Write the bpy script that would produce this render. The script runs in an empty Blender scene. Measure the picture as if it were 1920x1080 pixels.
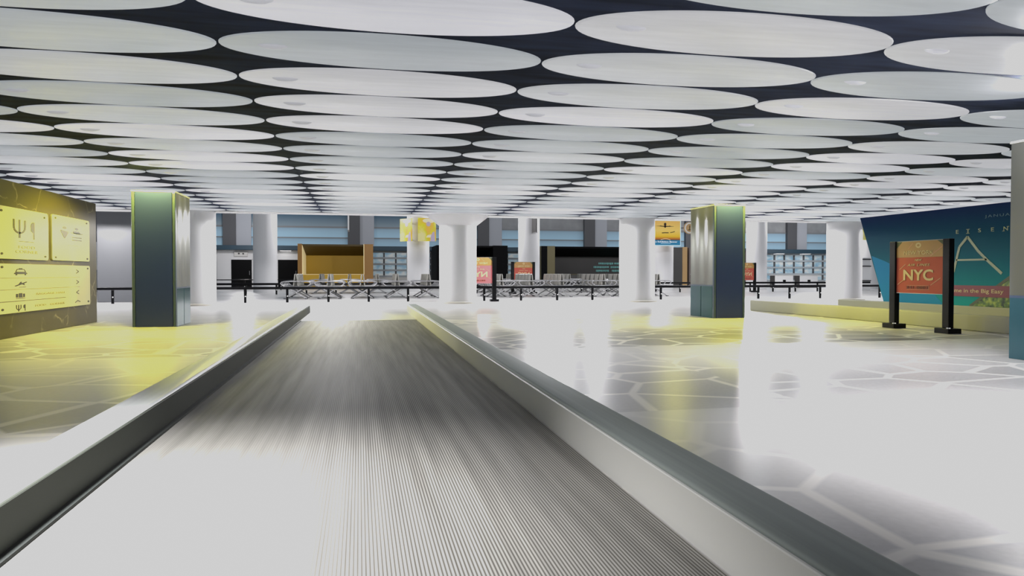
import bpy, bmesh, math, random
from mathutils import Vector, Matrix
random.seed(7)
PI = math.pi
SC = bpy.context.scene
COL = SC.collection

# ------------------------------------------------------------------ materials
def new_mat(name):
    m = bpy.data.materials.new(name); m.use_nodes = True
    nt = m.node_tree
    return m, nt, nt.nodes['Principled BSDF']

def mat(name, col, rough=0.5, metal=0.0, emit=None, estr=0.0, spec=0.5, noise=0.0, nscale=8.0, stretch=(1, 1, 1)):
    m, nt, b = new_mat(name)
    b.inputs['Base Color'].default_value = (*col, 1)
    b.inputs['Roughness'].default_value = rough
    b.inputs['Metallic'].default_value = metal
    b.inputs['Specular IOR Level'].default_value = spec
    if emit:
        b.inputs['Emission Color'].default_value = (*emit, 1)
        b.inputs['Emission Strength'].default_value = estr
    if noise:
        tc = nt.nodes.new('ShaderNodeTexCoord'); mp = nt.nodes.new('ShaderNodeMapping')
        mp.inputs['Scale'].default_value = stretch
        n = nt.nodes.new('ShaderNodeTexNoise'); n.inputs['Scale'].default_value = nscale
        r = nt.nodes.new('ShaderNodeMapRange')
        r.inputs['From Min'].default_value = 0.3; r.inputs['From Max'].default_value = 0.7
        r.inputs['To Min'].default_value = 1 - noise; r.inputs['To Max'].default_value = 1 + noise
        mx = nt.nodes.new('ShaderNodeMix'); mx.data_type = 'RGBA'; mx.blend_type = 'MULTIPLY'
        mx.inputs['Factor'].default_value = 1
        mx.inputs['A'].default_value = (*col, 1)
        L = nt.links.new
        L(tc.outputs['Object'], mp.inputs['Vector']); L(mp.outputs['Vector'], n.inputs['Vector'])
        L(n.outputs['Fac'], r.inputs['Value']); L(r.outputs['Result'], mx.inputs['B'])
        L(mx.outputs['Result'], b.inputs['Base Color'])
    return m

def ramp_mat(name, axis, stops, rough=0.5, estr=0.0, coord='Generated', noise=0.0, nscale=3.0, spec=0.5, metal=0.0):
    """colour ramp along one axis of the object's box"""
    m, nt, b = new_mat(name)
    L = nt.links.new
    tc = nt.nodes.new('ShaderNodeTexCoord'); sp = nt.nodes.new('ShaderNodeSeparateXYZ')
    cr = nt.nodes.new('ShaderNodeValToRGB')
    L(tc.outputs[coord], sp.inputs['Vector'])
    src = sp.outputs[axis]
    if noise:
        n = nt.nodes.new('ShaderNodeTexNoise'); n.inputs['Scale'].default_value = nscale
        L(tc.outputs['Object'], n.inputs['Vector'])
        a = nt.nodes.new('ShaderNodeMath'); a.operation = 'MULTIPLY_ADD'
        a.inputs[1].default_value = noise
        L(n.outputs['Fac'], a.inputs[0]); L(src, a.inputs[2]); src = a.outputs[0]
    L(src, cr.inputs['Fac'])
    els = cr.color_ramp.elements
    while len(els) < len(stops): els.new(0.5)
    for e, (p, c) in zip(els, stops): e.position = p; e.color = (*c, 1)
    L(cr.outputs['Color'], b.inputs['Base Color'])
    b.inputs['Roughness'].default_value = rough
    b.inputs['Specular IOR Level'].default_value = spec
    b.inputs['Metallic'].default_value = metal
    if estr:
        L(cr.outputs['Color'], b.inputs['Emission Color']); b.inputs['Emission Strength'].default_value = estr
    return m

def floor_mat():
    m, nt, b = new_mat('crazy_paving_stone'); L = nt.links.new; N = nt.nodes.new
    tc = N('ShaderNodeTexCoord')
    sp = N('ShaderNodeSeparateXYZ'); L(tc.outputs['Object'], sp.inputs[0])
    def math_(op, a, bb=None, c=None):
        x = N('ShaderNodeMath'); x.operation = op
        for i, v in enumerate((a, bb, c)):
            if v is None: continue
            if isinstance(v, (int, float)): x.inputs[i].default_value = v
            else: L(v, x.inputs[i])
        return x.outputs[0]
    ty = math_('DIVIDE', math_('SUBTRACT', sp.outputs[1], 0.5), 4.4)
    tx = math_('DIVIDE', math_('SUBTRACT', sp.outputs[0], 3.4), 5.2)
    fy = math_('FRACT', ty); iy = math_('FLOOR', ty); ix = math_('FLOOR', tx)
    cb = N('ShaderNodeCombineXYZ'); L(ix, cb.inputs[0]); L(iy, cb.inputs[1])
    wn = N('ShaderNodeTexWhiteNoise'); wn.noise_dimensions = '3D'; L(cb.outputs[0], wn.inputs['Vector'])
    # each big slab square carries its own random cut of the same paving
    off = N('ShaderNodeVectorMath'); off.operation = 'MULTIPLY_ADD'
    L(wn.outputs['Color'], off.inputs[0]); off.inputs[1].default_value = (13, 17, 0); L(tc.outputs['Object'], off.inputs[2])
    mp = N('ShaderNodeMapping'); mp.inputs['Scale'].default_value = (1.05, 1.25, 1); L(off.outputs[0], mp.inputs['Vector'])
    vo = N('ShaderNodeTexVoronoi'); vo.feature = 'DISTANCE_TO_EDGE'; vo.inputs['Scale'].default_value = 1.0
    L(mp.outputs[0], vo.inputs['Vector'])
    vc = N('ShaderNodeTexVoronoi'); vc.feature = 'F1'; vc.inputs['Scale'].default_value = 1.0; L(mp.outputs[0], vc.inputs['Vector'])
    line = N('ShaderNodeMapRange'); line.inputs['From Min'].default_value = 0.022; line.inputs['From Max'].default_value = 0.05
    L(vo.outputs['Distance'], line.inputs['Value'])
    n = N('ShaderNodeTexNoise'); n.inputs['Scale'].default_value = 26; n.inputs['Detail'].default_value = 6
    L(tc.outputs['Object'], n.inputs['Vector'])
    bw = N('ShaderNodeRGBToBW'); L(vc.outputs['Color'], bw.inputs[0])
    v = math_('ADD', math_('MULTIPLY', n.outputs['Fac'], 0.10), math_('MULTIPLY', bw.outputs[0], 0.10))
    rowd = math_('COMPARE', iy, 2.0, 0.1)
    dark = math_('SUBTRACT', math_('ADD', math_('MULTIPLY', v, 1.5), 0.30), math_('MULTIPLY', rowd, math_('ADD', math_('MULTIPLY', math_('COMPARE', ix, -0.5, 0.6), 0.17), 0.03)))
    cr = N('ShaderNodeMix'); cr.data_type = 'RGBA'
    L(line.outputs[0], cr.inputs['Factor']); cr.inputs['A'].default_value = (0.80, 0.77, 0.72, 1)
    g = N('ShaderNodeCombineColor'); L(math_('MULTIPLY', dark, 1.02), g.inputs[0]); L(dark, g.inputs[1]); L(math_('MULTIPLY', dark, 1.0), g.inputs[2])
    L(g.outputs[0], cr.inputs['B'])
    # paler stones towards the far edge of every square; burnt-out light painted in beyond the walkway's end
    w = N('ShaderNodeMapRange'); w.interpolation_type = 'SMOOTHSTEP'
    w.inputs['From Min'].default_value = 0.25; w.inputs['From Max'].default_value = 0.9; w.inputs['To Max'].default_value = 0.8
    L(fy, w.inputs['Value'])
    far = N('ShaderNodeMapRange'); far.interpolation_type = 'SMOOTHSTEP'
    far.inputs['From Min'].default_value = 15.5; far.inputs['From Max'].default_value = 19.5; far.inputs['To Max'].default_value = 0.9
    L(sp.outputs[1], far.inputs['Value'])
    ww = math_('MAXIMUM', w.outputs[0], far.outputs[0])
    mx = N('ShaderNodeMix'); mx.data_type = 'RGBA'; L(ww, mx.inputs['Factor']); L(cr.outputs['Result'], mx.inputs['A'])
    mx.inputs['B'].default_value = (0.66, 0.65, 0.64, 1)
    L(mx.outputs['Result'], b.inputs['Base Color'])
    b.inputs['Roughness'].default_value = 0.31
    b.inputs['Specular IOR Level'].default_value = 0.32
    return m

def belt_mat():
    m, nt, b = new_mat('ribbed_belt'); L = nt.links.new; N = nt.nodes.new
    tc = N('ShaderNodeTexCoord'); mp = N('ShaderNodeMapping'); L(tc.outputs['Object'], mp.inputs[0])
    wv = N('ShaderNodeTexWave'); wv.wave_type = 'BANDS'; wv.bands_direction = 'X'; wv.inputs['Scale'].default_value = 23.0
    wv.inputs['Distortion'].default_value = 0
    L(mp.outputs[0], wv.inputs['Vector'])
    st = N('ShaderNodeMapping'); st.inputs['Scale'].default_value = (7, 0.25, 1); L(tc.outputs['Object'], st.inputs[0])
    n = N('ShaderNodeTexNoise'); n.inputs['Scale'].default_value = 2.0; n.inputs['Detail'].default_value = 5; L(st.outputs[0], n.inputs['Vector'])
    cr = N('ShaderNodeValToRGB'); cr.color_ramp.elements[0].color = (0.085, 0.08, 0.068, 1); cr.color_ramp.elements[1].color = (0.30, 0.295, 0.27, 1)
    cr.color_ramp.elements[0].position = 0.1; cr.color_ramp.elements[1].position = 0.75
    sx = N('ShaderNodeSeparateXYZ'); L(tc.outputs['Object'], sx.inputs[0])
    wr = N('ShaderNodeMapRange'); wr.interpolation_type = 'SMOOTHSTEP'   # ribs fade leftward, painting in the glare that hides them
    wr.inputs['From Min'].default_value = -0.55; wr.inputs['From Max'].default_value = 0.35; wr.inputs['To Min'].default_value = 0.12
    L(sx.outputs[0], wr.inputs['Value'])
    fx = N('ShaderNodeMix'); fx.data_type = 'FLOAT'; L(wr.outputs[0], fx.inputs['Factor']); fx.inputs['A'].default_value = 0.5; L(wv.outputs['Fac'], fx.inputs['B'])
    L(fx.outputs['Result'], cr.inputs['Fac'])
    mx = N('ShaderNodeMix'); mx.data_type = 'RGBA'; mx.blend_type = 'MULTIPLY'; mx.inputs['Factor'].default_value = 1
    mr = N('ShaderNodeMapRange'); mr.inputs['From Min'].default_value = 0.3; mr.inputs['From Max'].default_value = 0.7
    mr.inputs['To Min'].default_value = 0.75; mr.inputs['To Max'].default_value = 1.25
    L(n.outputs['Fac'], mr.inputs['Value']); L(cr.outputs['Color'], mx.inputs['A']); L(mr.outputs[0], mx.inputs['B'])
    L(mx.outputs['Result'], b.inputs['Base Color'])
    b.inputs['Roughness'].default_value = 0.6; b.inputs['Specular IOR Level'].default_value = 0.12
    return m

def marble_mat():
    m, nt, b = new_mat('black_gold_marble'); L = nt.links.new; N = nt.nodes.new
    tc = N('ShaderNodeTexCoord')
    n = N('ShaderNodeTexNoise'); n.inputs['Scale'].default_value = 1.1; n.inputs['Detail'].default_value = 4; L(tc.outputs['Object'], n.inputs['Vector'])
    ad = N('ShaderNodeVectorMath'); ad.operation = 'MULTIPLY_ADD'; L(n.outputs['Color'], ad.inputs[0]); ad.inputs[1].default_value = (0.9, 0.9, 0.9)
    L(tc.outputs['Object'], ad.inputs[2])
    vo = N('ShaderNodeTexVoronoi'); vo.feature = 'DISTANCE_TO_EDGE'; vo.inputs['Scale'].default_value = 1.15; L(ad.outputs[0], vo.inputs['Vector'])
    n2 = N('ShaderNodeTexNoise'); n2.inputs['Scale'].default_value = 2.5; L(tc.outputs['Object'], n2.inputs['Vector'])
    w = N('ShaderNodeMapRange'); w.inputs['From Min'].default_value = 0.0; w.inputs['From Max'].default_value = 0.022
    w.inputs['To Min'].default_value = 1; w.inputs['To Max'].default_value = 0
    L(vo.outputs['Distance'], w.inputs['Value'])
    k = N('ShaderNodeMapRange'); k.inputs['From Min'].default_value = 0.45; k.inputs['From Max'].default_value = 0.62; L(n2.outputs['Fac'], k.inputs['Value'])
    mu = N('ShaderNodeMath'); mu.operation = 'MULTIPLY'; L(w.outputs[0], mu.inputs[0]); L(k.outputs[0], mu.inputs[1])
    mx = N('ShaderNodeMix'); mx.data_type = 'RGBA'; L(mu.outputs[0], mx.inputs['Factor'])
    mx.inputs['A'].default_value = (0.085, 0.070, 0.022, 1); mx.inputs['B'].default_value = (0.30, 0.25, 0.12, 1)
    L(mx.outputs['Result'], b.inputs['Base Color']); b.inputs['Roughness'].default_value = 0.45; b.inputs['Specular IOR Level'].default_value = 0.2
    return m

def disc_mat():
    m, nt, b = new_mat('luminous_panel'); L = nt.links.new; N = nt.nodes.new
    oi = N('ShaderNodeObjectInfo')
    cr = N('ShaderNodeValToRGB')
    e = cr.color_ramp.elements
    e[0].color = (0.50, 0.54, 0.58, 1); e[1].color = (0.86, 0.86, 0.92, 1)
    x = e.new(0.45); x.color = (0.62, 0.66, 0.69, 1)
    x = e.new(0.75); x.color = (0.76, 0.76, 0.79, 1)
    L(oi.outputs['Random'], cr.inputs['Fac'])
    tc = N('ShaderNodeTexCoord'); mp = N('ShaderNodeMapping'); mp.inputs['Scale'].default_value = (0.6, 5, 1); L(tc.outputs['Object'], mp.inputs[0])
    n = N('ShaderNodeTexNoise'); n.inputs['Scale'].default_value = 2.2; n.inputs['Detail'].default_value = 4; L(mp.outputs[0], n.inputs['Vector'])
    mr = N('ShaderNodeMapRange'); mr.inputs['To Min'].default_value = 0.86; mr.inputs['To Max'].default_value = 1.14; L(n.outputs['Fac'], mr.inputs['Value'])
    mx = N('ShaderNodeMix'); mx.data_type = 'RGBA'; mx.blend_type = 'MULTIPLY'; mx.inputs['Factor'].default_value = 1
    L(cr.outputs['Color'], mx.inputs['A']); L(mr.outputs[0], mx.inputs['B'])
    b.inputs['Base Color'].default_value = (0.05, 0.05, 0.055, 1); b.inputs['Roughness'].default_value = 0.4
    L(mx.outputs['Result'], b.inputs['Emission Color']); b.inputs['Emission Strength'].default_value = 0.92
    return m

def curtain_mat():
    m, nt, b = new_mat('curtain_wall_panes'); L = nt.links.new; N = nt.nodes.new
    tc = N('ShaderNodeTexCoord'); mp = N('ShaderNodeMapping'); mp.inputs['Scale'].default_value = (1.4, 1, 2.6); L(tc.outputs['Object'], mp.inputs[0])
    n = N('ShaderNodeTexNoise'); n.inputs['Scale'].default_value = 1.1; n.inputs['Detail'].default_value = 3; L(mp.outputs[0], n.inputs['Vector'])
    cr = N('ShaderNodeValToRGB'); e = cr.color_ramp.elements
    e[0].position = 0.35; e[0].color = (0.22, 0.38, 0.50, 1); e[1].position = 0.62; e[1].color = (0.56, 0.59, 0.59, 1)
    x = e.new(0.5); x.color = (0.40, 0.52, 0.58, 1)
    L(n.outputs['Fac'], cr.inputs['Fac']); L(cr.outputs['Color'], b.inputs['Base Color']); L(cr.outputs['Color'], b.inputs['Emission Color'])
    b.inputs['Emission Strength'].default_value = 0.45; b.inputs['Roughness'].default_value = 0.15
    return m

def blob_mat(name, cols, scale, seed=0.0, estr=0.15):
    m, nt, b = new_mat(name); L = nt.links.new; N = nt.nodes.new
    tc = N('ShaderNodeTexCoord'); mp = N('ShaderNodeMapping'); mp.inputs['Location'].default_value = (seed, seed, seed); L(tc.outputs['Object'], mp.inputs[0])
    n = N('ShaderNodeTexNoise'); n.inputs['Scale'].default_value = scale; n.inputs['Detail'].default_value = 3; L(mp.outputs[0], n.inputs['Vector'])
    cr = N('ShaderNodeValToRGB'); e = cr.color_ramp.elements
    while len(e) < len(cols): e.new(0.5)
    for k, (p, c) in enumerate(cols): e[k].position = p; e[k].color = (*c, 1)
    L(n.outputs['Fac'], cr.inputs['Fac']); L(cr.outputs['Color'], b.inputs['Base Color'])
    if estr:
        L(cr.outputs['Color'], b.inputs['Emission Color']); b.inputs['Emission Strength'].default_value = estr
    b.inputs['Roughness'].default_value = 0.4
    return m

M = dict(
    floor=floor_mat(), belt=belt_mat(), marble=marble_mat(), disc=disc_mat(), curtain=curtain_mat(),
    ceil=mat('dark_navy_ceiling', (0.024, 0.032, 0.060), 0.8, spec=0.1, noise=0.45, nscale=1.5, stretch=(0.6, 4, 1)),
    knob=mat('panel_fixing', (0.42, 0.43, 0.46), 0.5, emit=(0.6, 0.6, 0.64), estr=0.7),
    white=mat('white_plaster', (0.8, 0.8, 0.8), 0.6), offwhite=mat('off_white_paint', (0.7, 0.69, 0.66), 0.5),
    column=mat('white_column_paint', (0.68, 0.68, 0.69), 0.4),
    colbase=mat('column_base_stone', (0.62, 0.59, 0.52), 0.5),
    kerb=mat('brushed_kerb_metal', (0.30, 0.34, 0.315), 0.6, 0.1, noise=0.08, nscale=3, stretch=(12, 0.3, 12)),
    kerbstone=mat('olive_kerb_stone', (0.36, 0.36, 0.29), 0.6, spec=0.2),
    kerblit=mat('lit_kerb_metal', (0.55, 0.57, 0.56), 0.32, 0.25, noise=0.06, nscale=3, stretch=(12, 0.3, 12)),  # left kerb top, lit tone painted in
    kerbshadeface=mat('shaded_kerb_panel', (0.05, 0.056, 0.045), 0.6, 0.0, spec=0.2),  # left inner face, its shade painted into the colour
    kerblitface=mat('lit_kerb_panel', (0.74, 0.74, 0.69), 0.45),  # right inner face, the light on it painted in
    plate=mat('walkway_end_plate', (0.55, 0.55, 0.53), 0.4),
    brush=mat('black_skirt_brush', (0.02, 0.025, 0.022), 0.7),
    navy=mat('navy_gloss', (0.021, 0.034, 0.175), 0.3, 0.0, spec=0.5),
    silver=mat('fluted_silver', (0.20, 0.205, 0.19), 0.32, 0.6), teal=mat('teal_glass', (0.035, 0.11, 0.14), 0.15, 0.2),
    slatetrim=mat('slate_corner_strip', (0.07, 0.10, 0.17), 0.35, 0.3), cap=mat('pale_cap', (0.7, 0.7, 0.62), 0.5),
    black=mat('black_metal', (0.002, 0.0022, 0.003), 0.3, 0.0, spec=0.18), blackmat=mat('black_panel', (0.002, 0.002, 0.0025), 0.7, spec=0.1),
    darkgrey=mat('dark_grey_panel', (0.05, 0.048, 0.046), 0.5), grey=mat('grey_panel', (0.22, 0.23, 0.24), 0.5),
    chrome=mat('brushed_chrome', (0.34, 0.34, 0.35), 0.4, 0.5), steel=mat('seat_steel', (0.27, 0.265, 0.24), 0.4, 0.3),
    bolt=mat('bright_bolt', (0.9, 0.9, 0.9), 0.3, 0.0, emit=(1, 1, 1), estr=0.4),
    signplate=mat('pale_sign_plate', (0.62, 0.59, 0.40), 0.5, spec=0.2), ink=mat('sign_ink_brown', (0.055, 0.048, 0.02), 0.5),
    inklight=mat('sign_ink_light', (0.075, 0.066, 0.02), 0.5), inkfaint=mat('sign_ink_faint', (0.36, 0.33, 0.18), 0.5),
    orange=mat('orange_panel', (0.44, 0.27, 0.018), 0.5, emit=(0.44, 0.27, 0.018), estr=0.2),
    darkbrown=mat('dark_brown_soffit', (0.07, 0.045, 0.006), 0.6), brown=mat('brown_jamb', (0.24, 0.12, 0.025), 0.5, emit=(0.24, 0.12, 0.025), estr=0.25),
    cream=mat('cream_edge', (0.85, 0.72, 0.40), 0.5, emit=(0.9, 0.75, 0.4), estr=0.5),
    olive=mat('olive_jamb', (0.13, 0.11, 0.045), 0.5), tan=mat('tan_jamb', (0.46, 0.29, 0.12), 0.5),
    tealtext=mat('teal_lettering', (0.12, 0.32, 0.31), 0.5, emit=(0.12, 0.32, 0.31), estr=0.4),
    band=mat('dark_teal_soffit', (0.016, 0.048, 0.075), 0.5),
    concrete=mat('grey_concrete', (0.30, 0.31, 0.32), 0.7, noise=0.15, nscale=1.0), pilaster=mat('dark_pilaster', (0.09, 0.092, 0.10), 0.6),
    palestrip=mat('pale_wall_strip', (0.42, 0.44, 0.48), 0.6), mullion=mat('grey_mullion', (0.42, 0.46, 0.49), 0.5),
    glass=ramp_mat('sky_glass', 2, [(0, (0.36, 0.55, 0.68)), (0.5, (0.33, 0.50, 0.62)), (1, (0.28, 0.40, 0.50))], 0.6, 0.2, spec=0.15),
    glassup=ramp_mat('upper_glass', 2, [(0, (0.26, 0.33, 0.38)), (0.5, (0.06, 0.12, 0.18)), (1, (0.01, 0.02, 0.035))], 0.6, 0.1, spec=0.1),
    billboard=ramp_mat('blue_teal_print', 2, [(0, (0.012, 0.30, 0.29)), (0.35, (0.010, 0.17, 0.20)), (0.62, (0.008, 0.090, 0.13)), (1, (0.004, 0.018, 0.085))], 0.6, 0.12, spec=0.15),
    lightblue=mat('light_blue_patch', (0.02, 0.21, 0.38), 0.6, spec=0.15, emit=(0.02, 0.21, 0.38), estr=0.1),
    letters=mat('pale_lettering', (0.40, 0.44, 0.28), 0.5), slateletters=mat('slate_lettering', (0.14, 0.24, 0.31), 0.5),
    banner=mat('maroon_banner', (0.19, 0.032, 0.045), 0.5),
    plants=blob_mat('green_plant_print', [(0.35, (0.005, 0.02, 0.003)), (0.5, (0.09, 0.17, 0.015)), (0.65, (0.30, 0.36, 0.04))], 9, 3, 0.05),
    nycred=mat('tag_red', (0.42, 0.085, 0.06), 0.5, spec=0.2), nyctan=mat('tag_tan', (0.36, 0.20, 0.055), 0.4),
    nycpale=mat('tag_cream', (0.55, 0.43, 0.23), 0.5), nycfaint=mat('tag_scratch', (0.52, 0.25, 0.15), 0.5), nycolive=mat('tag_corner', (0.07, 0.085, 0.035), 0.5),
    nycdark=mat('tag_dark_ink', (0.13, 0.03, 0.02), 0.5), nycpink=mat('tag_pink', (0.50, 0.13, 0.14), 0.4, emit=(0.5, 0.13, 0.14), estr=0.1),
    sunset=ramp_mat('sunset_print', 2, [(0.20, (0.05, 0.02, 0.01)), (0.26, (0.45, 0.13, 0.01)), (0.36, (0.75, 0.48, 0.01)), (0.6, (0.78, 0.55, 0.12)), (1, (0.70, 0.42, 0.09))], 0.5, 0.25),
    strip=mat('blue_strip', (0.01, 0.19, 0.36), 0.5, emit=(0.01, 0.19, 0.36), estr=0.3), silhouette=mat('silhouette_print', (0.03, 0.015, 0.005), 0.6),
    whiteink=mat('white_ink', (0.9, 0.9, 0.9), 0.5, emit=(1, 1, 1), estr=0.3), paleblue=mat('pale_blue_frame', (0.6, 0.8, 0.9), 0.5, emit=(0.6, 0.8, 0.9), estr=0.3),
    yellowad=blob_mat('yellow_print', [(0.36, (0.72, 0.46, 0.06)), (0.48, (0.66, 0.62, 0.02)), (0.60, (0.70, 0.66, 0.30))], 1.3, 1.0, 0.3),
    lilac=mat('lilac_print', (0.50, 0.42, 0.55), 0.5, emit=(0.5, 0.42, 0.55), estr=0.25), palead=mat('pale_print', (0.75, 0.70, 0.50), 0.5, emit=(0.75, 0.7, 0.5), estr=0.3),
    tread=mat('screen_black', (0.003, 0.003, 0.0035), 0.5, spec=0.1),
    lamp=mat('lamp_diffuser', (0.9, 0.9, 0.9), 0.5, emit=(1, 1, 1), estr=3.0), taupe=mat('taupe_wall', (0.16, 0.13, 0.12), 0.6),
    greywall=mat('grey_wall', (0.11, 0.115, 0.125), 0.45),
)

# ------------------------------------------------------------------ mesh helpers
class MB:
    def __init__(s): s.bm = bmesh.new()
    def box(s, x0, x1, y0, y1, z0, z1, bev=0.0, seg=2, mtx=None):
        r = bmesh.ops.create_cube(s.bm, size=1)
        vs = r['verts']
        for v in vs:
            v.co = Vector(((x0 + x1) / 2 + v.co.x * (x1 - x0), (y0 + y1) / 2 + v.co.y * (y1 - y0), (z0 + z1) / 2 + v.co.z * (z1 - z0)))
        if bev:
            es = list({e for v in vs for e in v.link_edges})
            r = bmesh.ops.bevel(s.bm, geom=es, offset=bev, segments=seg, profile=0.5, affect='EDGES')
            vs = [g for g in r['verts']] + [v for v in vs if v.is_valid]
        if mtx is not None:
            for v in set(vs): v.co = mtx @ v.co
        return s
    def prism(s, pts, origin, right, up, depth):
        """2D polygon in the plane (right, up), extruded by depth along right x up"""
        n = right.cross(up) * depth
        a = [s.bm.verts.new(origin + right * u + up * v + n) for u, v in pts]
        b = [s.bm.verts.new(origin + right * u + up * v) for u, v in pts]
        k = len(pts)
        try:
            s.bm.faces.new(a); s.bm.faces.new(b[::-1])
            for i in range(k): s.bm.faces.new((b[i], b[(i + 1) % k], a[(i + 1) % k], a[i]))
        except ValueError: pass
        return s
    def tube(s, pts, r, n=8, closed=False):
        pts = [Vector(p) for p in pts]; k = len(pts); rings = []
        for i, p in enumerate(pts):
            if closed: d = pts[(i + 1) % k] - pts[i - 1]
            else: d = pts[min(i + 1, k - 1)] - pts[max(i - 1, 0)]
            d.normalize()
            ref = Vector((0, 1, 0)) if abs(d.y) < 0.9 else Vector((1, 0, 0))
            a = d.cross(ref).normalized(); b = d.cross(a)
            rings.append([s.bm.verts.new(p + (a * math.cos(t) + b * math.sin(t)) * r) for t in [2 * PI * j / n for j in range(n)]])
        for i in range(k if closed else k - 1):
            A, B = rings[i], rings[(i + 1) % k]
            for j in range(n): s.bm.faces.new((A[j], A[(j + 1) % n], B[(j + 1) % n], B[j]))
        if not closed:
            s.bm.faces.new(rings[0][::-1]); s.bm.faces.new(rings[-1])
        return s
    def lathe(s, prof, n=32, sx=1.0, sy=1.0, c=(0, 0, 0)):
        """profile of (radius, z) turned about z"""
        rings = []
        for r, z in prof:
            if r < 1e-6: rings.append([s.bm.verts.new((c[0], c[1], c[2] + z))])
            else: rings.append([s.bm.verts.new((c[0] + r * sx * math.cos(2 * PI * j / n), c[1] + r * sy * math.sin(2 * PI * j / n), c[2] + z)) for j in range(n)])
        for A, B in zip(rings, rings[1:]):
            for j in range(n):
                q = [A[j % len(A)], A[(j + 1) % len(A)], B[(j + 1) % len(B)], B[j % len(B)]]
                q = list(dict.fromkeys(q))
                if len(q) > 2: s.bm.faces.new(q)
        for R in (rings[0], rings[-1]):
            if len(R) > 2:
                try: s.bm.faces.new(R)
                except ValueError: pass
        return s
    def build(s, name, material, parent=None, smooth=None, label=None):
        bmesh.ops.recalc_face_normals(s.bm, faces=s.bm.faces)
        me = bpy.data.meshes.new(name); s.bm.to_mesh(me); s.bm.free()
        me.materials.append(material)
        if smooth:
            for p in me.polygons: p.use_smooth = True
            me.set_sharp_from_angle(angle=math.radians(smooth))
        o = bpy.data.objects.new(name, me); COL.objects.link(o)
        if parent is not None: o.parent = parent
        if label: o['label'] = label
        return o

def tag(o, label, cat, group=None, kind='thing'):
    o['label'] = label; o['category'] = cat; o['kind'] = kind
    if group: o['group'] = group
    return o
def thing(name, label, cat, loc=(0, 0, 0), rz=0.0, group=None):
    o = bpy.data.objects.new(name, None); COL.objects.link(o)
    o.empty_display_size = 0.1
    o.location = loc; o.rotation_euler = (0, 0, rz)
    return tag(o, label, cat, group)
def struct(o):
    o['kind'] = 'structure'; return o
def dup(root, loc=None, rz=None, label=None, group=None):
    def cp(o, par):
        c = o.copy(); COL.objects.link(c); c.parent = par
        for ch in list(o.children): cp(ch, c)
        return c
    r = cp(root, None)
    if loc is not None: r.location = loc
    if rz is not None: r.rotation_euler = (0, 0, rz)
    if label: r['label'] = label
    if group: r['group'] = group
    return r

XA, YA, ZA = Vector((1, 0, 0)), Vector((0, 1, 0)), Vector((0, 0, 1))
class Plane:
    """a flat face that graphics are laid on: u to the reader's right, v up"""
    def __init__(s, origin, right, up=ZA): s.o = Vector(origin); s.r = Vector(right); s.u = Vector(up); s.n = s.r.cross(s.u)
    def poly(s, polys, name, m, parent, w=0.0, d=0.004, label=None):
        mb = MB()
        for p in polys: mb.prism(p, s.o + s.n * w, s.r, s.u, d)
        return mb.build(name, m, parent, label=label)
    def text(s, txt, u, v, h, width, name, m, parent, w=0.0, shear=0.0, spacing=1.0, mirror=False, bold=0.0, rot=0.0):
        c = bpy.data.curves.new(name, 'FONT'); c.body = txt; c.align_x = 'CENTER'; c.align_y = 'CENTER'
        c.size = 1.0; c.extrude = 0.002; c.shear = shear; c.space_character = spacing; c.offset = bold; c.resolution_u = 4
        c.materials.append(m)
        o = bpy.data.objects.new(name, c); COL.objects.link(o)
        bpy.context.view_layer.update()
        dx = max(o.dimensions.x, 1e-3); dy = max(o.dimensions.y, 1e-3)
        sx = width / dx; sy = h / dy
        c.extrude = 0.002
        mt = Matrix.Identity(4)
        rr = -s.r if mirror else s.r
        for i, ax in enumerate((rr, s.u, s.n)):
            for j in range(3): mt[j][i] = ax[j]
        p = s.o + s.r * u + s.u * v + s.n * (w + 0.002)
        me = bpy.data.meshes.new_from_object(o.evaluated_get(bpy.context.evaluated_depsgraph_get()))
        bpy.data.objects.remove(o); bpy.data.curves.remove(c)
        me.name = name
        if not me.materials: me.materials.append(m)
        o = bpy.data.objects.new(name, me); COL.objects.link(o)
        o.parent = parent
        o.matrix_local = Matrix.Translation(p) @ mt @ Matrix.Rotation(rot, 4, 'Z') @ Matrix.Diagonal((sx, sy, 1, 1))
        return o
def ribbon(pts, wu, wv=None):
    """flat strip polygons following a line of (u, v)"""
    out = []
    for (a, b), (c, d) in zip(pts, pts[1:]):
        dx, dy = c - a, d - b; l = math.hypot(dx, dy) or 1
        nu, nv = -dy / l * wu / 2, dx / l * (wv if wv else wu) / 2
        out.append([(a - nu, b - nv), (c - nu, d - nv), (c + nu, d + nv), (a + nu, b + nv)])
    return out
def oval(u, v, ru, rv, n=20, a0=0, a1=2 * PI): 
    full = abs(a1 - a0 - 2 * PI) < 1e-6
    k = n if full else n + 1
    return [(u + ru * math.cos(a0 + (a1 - a0) * i / n), v + rv * math.sin(a0 + (a1 - a0) * i / n)) for i in range(k)]
def rect(u0, u1, v0, v1): return [(u0, v0), (u1, v0), (u1, v1), (u0, v1)]
def ring(u, v, ro_u, ro_v, ri_u, ri_v, n=28):
    a = oval(u, v, ro_u, ro_v, n); b = oval(u, v, ri_u, ri_v, n)
    return [[a[i], a[(i + 1) % n], b[(i + 1) % n], b[i]] for i in range(n)]

ORD = ['first', 'second', 'third', 'fourth', 'fifth', 'sixth', 'seventh', 'eighth', 'ninth', 'tenth', 'eleventh', 'twelfth',
       'thirteenth', 'fourteenth', 'fifteenth', 'sixteenth', 'seventeenth', 'eighteenth', 'nineteenth', 'twentieth', 'twenty-first']

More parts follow.
